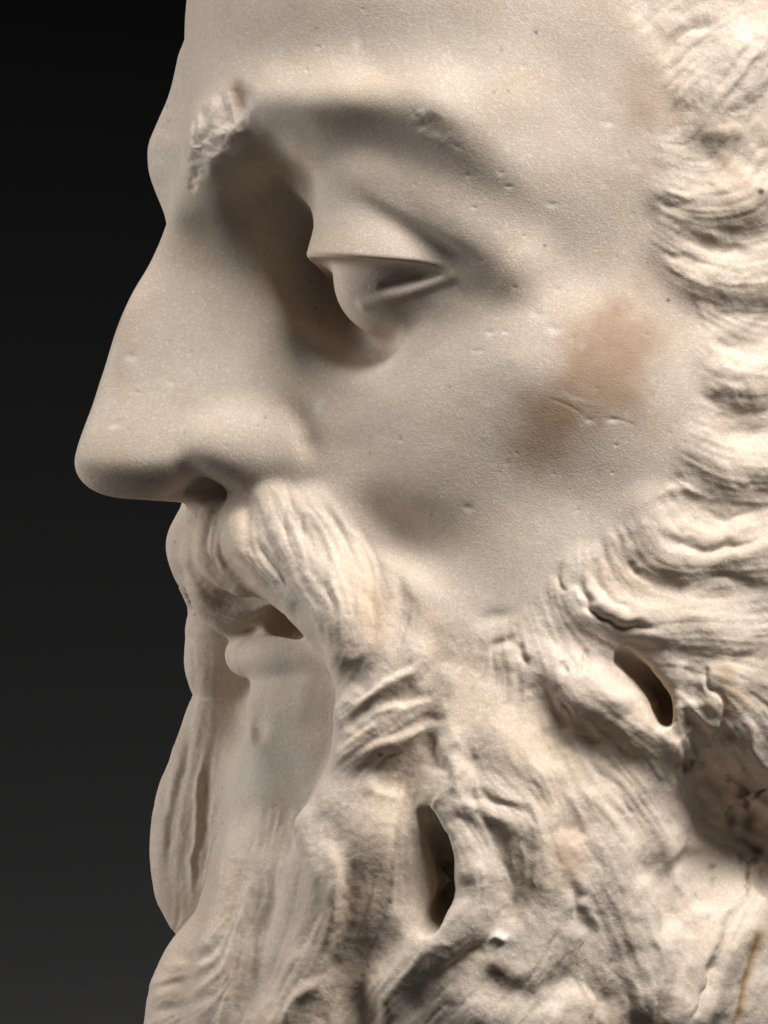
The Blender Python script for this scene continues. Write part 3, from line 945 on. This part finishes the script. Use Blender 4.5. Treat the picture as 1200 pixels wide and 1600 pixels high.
for x, y, rx, ry, a in [(662,178,16,9,.8),(690,208,18,8,.8),(650,200,10,6,.6),(783,270,6,4,.9),(795,292,7,3,.9),(862,320,9,4,.8),(560,62,7,16,.6),(500,632,6,13,.7),(838,492,9,6,.9),(866,516,10,7,1),
    (765,520,6,4,.8),(790,519,7,3,.9),(745,548,10,4,.7),(952,192,9,5,.8),(990,258,12,7,.7),(918,656,9,4,1),(955,656,9,4,1),(205,558,9,6,.6),(265,598,7,5,.5),(180,665,7,5,.6),(1155,1055,10,7,1),(785,1460,26,12,.6),(895,620,40,4,.35)]:
    blob(x, y, rx, ry, a, 15)
CHIP = .8 * warp(RELIEF, 5, 14, 241) * np.clip(1 + 1.1 * g2, 0, 1.5) + chipm * .10
RELIEF = st_save


OCHRE = OCHRE + HAIR * np.clip(fbm(130, 301, 4) * 1.5 - .15, 0, 1) * .34
STAIN = STAIN + HAIR * np.clip(fbm(90, 311, 4) * 1.5 - .35, 0, 1) * .28 + (1 - HAIR) * np.clip(fbm(110, 321, 4) * 1.3 - .4, 0, 1) * .22
DIRT_SHADE = DIRT_SHADE + HAIR * np.clip(fbm(18, 331, 3) * 2.2 - 1.05, 0, 1) * np.clip(fbm(150, 341, 3) * 2, 0, 1) * .5
# ------------------------------------------------------------------ move the vertices
def pix(V):
    k = 1 + V[:, 2] / CAM_D
    return 600 + (V[:, 0] - 600) / k, 800 + (V[:, 1] - 800) / k

px_, py_ = pix(V)
ZB = 3.0
bi = np.clip(((px_ - HX0) / ZB).astype(np.int32), 0, int(HW * HS / ZB)); bj = np.clip(((py_ - HY0) / ZB).astype(np.int32), 0, int(HH * HS / ZB))
zb = np.full((bi.max() + 1, bj.max() + 1), 1e9)
np.minimum.at(zb, (bi, bj), V[:, 2])
zd = zb.copy()
zd[1:] = np.minimum(zd[1:], zb[:-1]); zd[:-1] = np.minimum(zd[:-1], zb[1:])
zb = zd.copy()
zb[:, 1:] = np.minimum(zb[:, 1:], zd[:, :-1]); zb[:, :-1] = np.minimum(zb[:, :-1], zd[:, 1:])
gap = V[:, 2] - zb[bi, bj]
VIS = np.clip((75 - gap) / 35, 0, 1)
N = vert_normals(V, Q)
facing = np.clip(-N[:, 2] * 3.0 + 0.9, 0, 1)
inside = (px_ > HX0 + 4) & (px_ < HX0 + HS * (HW - 3)) & (py_ > HY0 + 4) & (py_ < HY0 + HS * (HH - 3))
dsp = bil(RELIEF, px_, py_, HX0, HY0, HS) * VIS * facing * inside
V = V + N * dsp[:, None]
if SEAM is not None:
    V[SEAM[0]] = .5 * (V[SEAM[1]] + V[SEAM[2]])     # hanging points of the seam stay on the coarse edges
MK = np.stack([bil(np.clip(I, 0, 1).astype(np.float32), px_, py_, HX0, HY0, HS) * np.clip(VIS * 2, 0, 1) * inside for I in (STAIN, CHIP, DIRT_SHADE, OCHRE)], -1).astype(np.float32)
print("carved", round(time.time() - T0, 1))
#ENDDETAIL

# ------------------------------------------------------------------ meshes
def world_pts(V):
    return np.stack([(V[:, 0] - 600) * S, V[:, 2] * S, ZC - (V[:, 1] - 800) * S], -1)

def make_mesh(name, V, Q, mat, parent=None):
    used = np.unique(Q)
    rem = np.full(len(V), -1, np.int64); rem[used] = np.arange(len(used))
    W = world_pts(V[used]).astype(np.float32); q = rem[Q].astype(np.int32)
    me = bpy.data.meshes.new(name)
    me.vertices.add(len(W)); me.vertices.foreach_set('co', W.ravel())
    me.loops.add(q.size); me.loops.foreach_set('vertex_index', q.ravel())
    me.polygons.add(len(q)); me.polygons.foreach_set('loop_start', np.arange(0, q.size, 4, dtype=np.int32))
    me.update(calc_edges=True)
    me.polygons.foreach_set('use_smooth', np.ones(len(q), bool))
    at = me.attributes.new("marks", 'FLOAT_COLOR', 'POINT')
    at.data.foreach_set('color', MK[used].astype(np.float32).ravel())
    me.materials.append(mat)
    o = bpy.data.objects.new(name, me)
    col.objects.link(o)
    if parent: o.parent = parent
    return o

mat = bpy.data.materials.new("marble"); mat.use_nodes = True
nt = mat.node_tree; ND = nt.nodes; LK = nt.links
bsdf = ND["Principled BSDF"]
def node(t, **kw):
    n = ND.new(t)
    for k, v in kw.items(): setattr(n, k, v)
    return n
def mixc(fac, a, b_, blend='MIX'):
    n = node('ShaderNodeMix', data_type='RGBA', blend_type=blend)
    for sock, v in ((n.inputs[0], fac), (n.inputs[6], a), (n.inputs[7], b_)):
        if hasattr(v, 'links'): LK.new(v, sock)
        elif isinstance(v, tuple): sock.default_value = v
        else: sock.default_value = v
    return n.outputs[2]
def math_(op, a, b_=None, c=None):
    n = node('ShaderNodeMath', operation=op)
    for i, v in enumerate((a, b_, c)):
        if v is None: continue
        if hasattr(v, 'links'): LK.new(v, n.inputs[i])
        else: n.inputs[i].default_value = v
    return n.outputs[0]
geo = node('ShaderNodeNewGeometry')
def noise(scale, detail=4, rough=.55):
    n = node('ShaderNodeTexNoise'); n.inputs['Scale'].default_value = scale; n.inputs['Detail'].default_value = detail; n.inputs['Roughness'].default_value = rough
    LK.new(geo.outputs['Position'], n.inputs['Vector'])
    return n.outputs['Fac']
def ramp(v, lo, hi):
    n = node('ShaderNodeMapRange'); n.inputs[1].default_value = lo; n.inputs[2].default_value = hi
    LK.new(v, n.inputs[0]); return n.outputs[0]
tc = geo.outputs['Position']
att = node('ShaderNodeAttribute', attribute_name='marks')
sep = node('ShaderNodeSeparateColor'); LK.new(att.outputs['Color'], sep.inputs[0])
stain, chipf, dirt_shade, ochre = sep.outputs[0], sep.outputs[1], sep.outputs[2], att.outputs['Alpha']
base = mixc(ramp(noise(28, 4), .35, .65), (0.635, 0.524, 0.43, 1), (0.70, 0.603, 0.513, 1))
base = mixc(math_('MULTIPLY', ramp(noise(75, 5, .6), .52, .75), .5), base, (0.60, 0.46, 0.33, 1))
base = mixc(math_('MULTIPLY', ramp(noise(45, 6, .62), .55, .72), .35), base, (0.55, 0.50, 0.45, 1))
base = mixc(math_('MULTIPLY', ramp(noise(260, 5, .65), .55, .8), .35), base, (0.56, 0.43, 0.31, 1))
base = mixc(math_('MULTIPLY', ramp(noise(1300, 4, .65), .38, .66), .34), base, (0.46, 0.385, 0.32, 1))
vor = node('ShaderNodeTexVoronoi'); vor.inputs['Scale'].default_value = 2600; LK.new(tc, vor.inputs['Vector'])
vsep = node('ShaderNodeSeparateColor'); LK.new(vor.outputs['Color'], vsep.inputs[0])
base = mixc(math_('MULTIPLY', ramp(vsep.outputs[0], .80, 1.0), .45), base, (0.82, 0.77, 0.70, 1))
base = mixc(math_('MULTIPLY', stain, 1.0), base, (0.38, 0.25, 0.165, 1))
base = mixc(math_('MULTIPLY', ochre, .8), base, (0.56, 0.38, 0.20, 1))
base = mixc(chipf, base, (0.80, 0.755, 0.70, 1))
base = mixc(math_('MULTIPLY', dirt_shade, .92), base, (0.055, 0.033, 0.02, 1))
LK.new(base, bsdf.inputs['Base Color'])
rg = math_('MULTIPLY_ADD', vsep.outputs[1], .25, .52)
LK.new(rg, bsdf.inputs['Roughness'])
bsdf.inputs['Specular IOR Level'].default_value = 0.22
h = math_('ADD', math_('MULTIPLY', noise(1400, 4, .65), 1.0), math_('MULTIPLY', vor.outputs['Distance'], .5))
bmp = node('ShaderNodeBump'); bmp.inputs['Strength'].default_value = 0.14; bmp.inputs['Distance'].default_value = 0.0005
LK.new(h, bmp.inputs['Height'])
LK.new(bmp.outputs[0], bsdf.inputs['Normal'])

# ------------------------------------------------------------------ one carved head, divided into its parts
cq = V[Q].mean(1)
fq, lq = to_head(cq[:, 0], cq[:, 2]); laq = np.abs(lq)
vx, vd = to_view(fq, laq)
kq = 1 + vd / CAM_D
qx, qy = 600 + (vx - 600) / kq, 800 + (cq[:, 1] - 800) / kq
ql = np.zeros(len(Q), np.int32)
PARTS = []      # (name, parent index, quad count)
def region(name, pts, parent=0, only=None, label=None, soft=7, near=True):
    m_ = poly(pts) if soft == 0 else (gblur(poly(pts), 4) + .22 * WARP[0])
    ii = np.clip(((qx - HX0) / HS), 0, HW - 1).astype(np.int32); jj = np.clip(((qy - HY0) / HS), 0, HH - 1).astype(np.int32)
    sel = m_[ii, jj] > .5
    if only is not None: sel &= only(ql)
    if near: sel &= lq > -20
    else: sel &= (lq > -20) | (fq > -100)
    PARTS.append((name, parent, label)); ql[sel] = len(PARTS)
    return len(PARTS)
hair = region('hair', [(930,-80),(985,30),(1030,90),(1050,170),(1020,260),(1030,330),(1020,380),(1060,430),(1100,490),(1105,600),(1080,680),(1050,760),(1030,790),(1800,790),(1800,-320),(850,-320)])
back = (fq < -480) & (qy < 900)
ql[back] = hair
beard = region('beard', [(1050,760),(1000,810),(930,850),(880,880),(840,940),(790,980),(740,990),(690,960),(650,930),(600,880),(540,820),(500,790),(540,900),(535,1010),(522,1090),(532,1150),(515,1220),(450,1265),(420,1255),(370,1260),(150,1280),(150,1850),(1700,1850),(1700,780)])
far = (lq < -60) & (cq[:, 1] > 985) & (vx - 2 * SP * laq < 345) & (fq > 0)
PARTS.append(('curl', beard, None)); ql[far] = len(PARTS)
isb = lambda q: q == beard
ish = lambda q: q == hair
for pts in [
  [(420,1330),(500,1300),(535,1350),(545,1450),(505,1560),(475,1660),(345,1660),(350,1480)],
  [(540,1240),(660,1250),(690,1310),(670,1350),(650,1440),(560,1480),(545,1400),(535,1330)],
  [(690,1255),(760,1260),(800,1330),(790,1440),(720,1520),(620,1560),(600,1520),(690,1450),(712,1380),(700,1310)],
  [(850,1010),(950,1010),(1040,1130),(1045,1170),(960,1190),(880,1120)],
  [(900,870),(985,865),(1100,905),(1200,920),(1200,990),(1060,1000),(960,985),(912,945)],
  [(1030,790),(1340,780),(1340,890),(1090,890),(1010,850)],
  [(820,1260),(900,1270),(980,1420),(960,1500),(820,1500),(830,1400)],
  [(1120,1360),(1340,1360),(1340,1660),(1080,1660),(1110,1480)],
  [(540,1030),(680,990),(690,1080),(640,1190),(540,1200)],
  [(345,1480),(300,1470),(250,1485),(200,1620),(200,1660),(345,1660)],
  [(700,1060),(840,1050),(880,1180),(850,1250),(700,1240)],
  ]:
    region('curl', pts, beard, isb)
region('curl', [(1050,1060),(1062,1035),(1100,1030),(1110,1050),(1108,1080),(1122,1110),(1110,1140),(1078,1165),(1050,1175),(1048,1130)], beard, isb, 'grey broken end of a curl')
for pts in [
  [(930,-80),(1340,-80),(1340,10),(1130,20),(1040,90),(985,30)],
  [(1100,200),(1210,40),(1340,30),(1340,240),(1160,290)],
  [(1020,380),(1060,350),(1340,350),(1340,470),(1100,480),(1060,430)],
  [(1100,495),(1340,480),(1340,600),(1100,600)],
  [(1080,690),(1100,610),(1340,610),(1340,700),(1110,700)],
  ]:
    region('lock', pts, hair, ish)
region('nose', [(240,345),(300,330),(340,420),(420,560),(470,620),(492,700),(470,745),(425,760),(365,775),(330,790),(295,790),(190,790),(60,790),(60,650),(180,400)], soft=7, near=False)
region('moustache', [(290,794),(335,790),(400,776),(460,765),(500,780),(560,850),(600,930),(605,1000),(560,1030),(530,1030),(480,990),(430,955),(330,945),(240,930),(240,800)], near=False)
region('lower_lip', [(330,1005),(390,992),(490,984),(528,1022),(470,1052),(380,1075),(330,1070)], soft=0, near=False)
eye = region('eye', [(500,424),(712,431),(650,470),(605,512),(563,520),(500,490)], soft=0)
region('upper_eyelid', [(498,296),(545,285),(620,330),(700,375),(768,405),(712,431),(660,428),(512,426),(450,424),(460,330)], eye, soft=0)

# Blender's (x, d, -y) keeps the winding of (x, y, d)
root = bpy.data.objects.new("marble_head", None); col.objects.link(root)
root.location = (0, 0, ZC - (1930 - 800) * S)
root['label'] = "weathered cream marble head of a bearded man, chipped brow, brown stain on cheek"
root['category'] = "sculpture"
def main_piece(sel, least=0):
    """the largest connected piece of the chosen quads"""
    q = Q[sel]; u, inv = np.unique(q, return_inverse=True); inv = inv.reshape(-1, 4)
    lab = np.arange(len(u))
    while True:
        m = lab[inv].min(1); new = lab.copy()
        for k in range(4): np.minimum.at(new, inv[:, k], m)
        new = new[new]; new = np.minimum(new, new[new])
        if (new == lab).all(): break
        lab = new
    ql_ = lab[inv[:, 0]]
    c = np.bincount(ql_)
    return ql_ == c.argmax()
order = list(range(len(PARTS), 0, -1))
order.sort(key=lambda i: 0 if PARTS[i - 1][1] else 1)
for i in order:                       # stray patches go back to the piece they belong to
    sel = np.flatnonzero(ql == i)
    if len(sel): ql[sel[~main_piece(sel)]] = PARTS[i - 1][1]
print("parts", round(time.time() - T0, 1))
made = {0: make_mesh('face', V, Q[ql == 0], mat, root)}
made[0].location = -root.location
for i, (nm, par, lab) in enumerate(PARTS, 1):
    sel = ql == i
    if not sel.any(): continue
    o = make_mesh(nm, V, Q[sel], mat, root if par == 0 else made[par])
    if par == 0: o.location = -root.location
    if lab: o['label'] = lab
    made[i] = o

bm = bpy.data.materials.new("paper"); bm.use_nodes = True
bm.node_tree.nodes["Principled BSDF"].inputs["Base Color"].default_value = (0.0155, 0.0155, 0.0168, 1)
bm.node_tree.nodes["Principled BSDF"].inputs["Roughness"].default_value = 0.9
zf = ZC - (1930 - 800) * S
prof = [(-2.0, zf), (0.3, zf)] + [(0.3 + 1.0 * math.sin(a), zf + 1.0 - 1.0 * math.cos(a)) for a in np.linspace(0.05, math.pi / 2, 24)] + [(1.3, 3.0)]
vv = []; ff = []
for i, (y, z) in enumerate(prof):
    vv += [(-2.5, y, z), (2.5, y, z)]
    if i: ff.append((2*i-2, 2*i-1, 2*i+1, 2*i))
me = bpy.data.meshes.new("backdrop"); me.from_pydata(vv, [], ff); me.update()
me.polygons.foreach_set('use_smooth', [True] * len(ff)); me.materials.append(bm)
bo = bpy.data.objects.new("backdrop", me); col.objects.link(bo); bo['kind'] = 'structure'
print("done", round(time.time() - T0, 1))
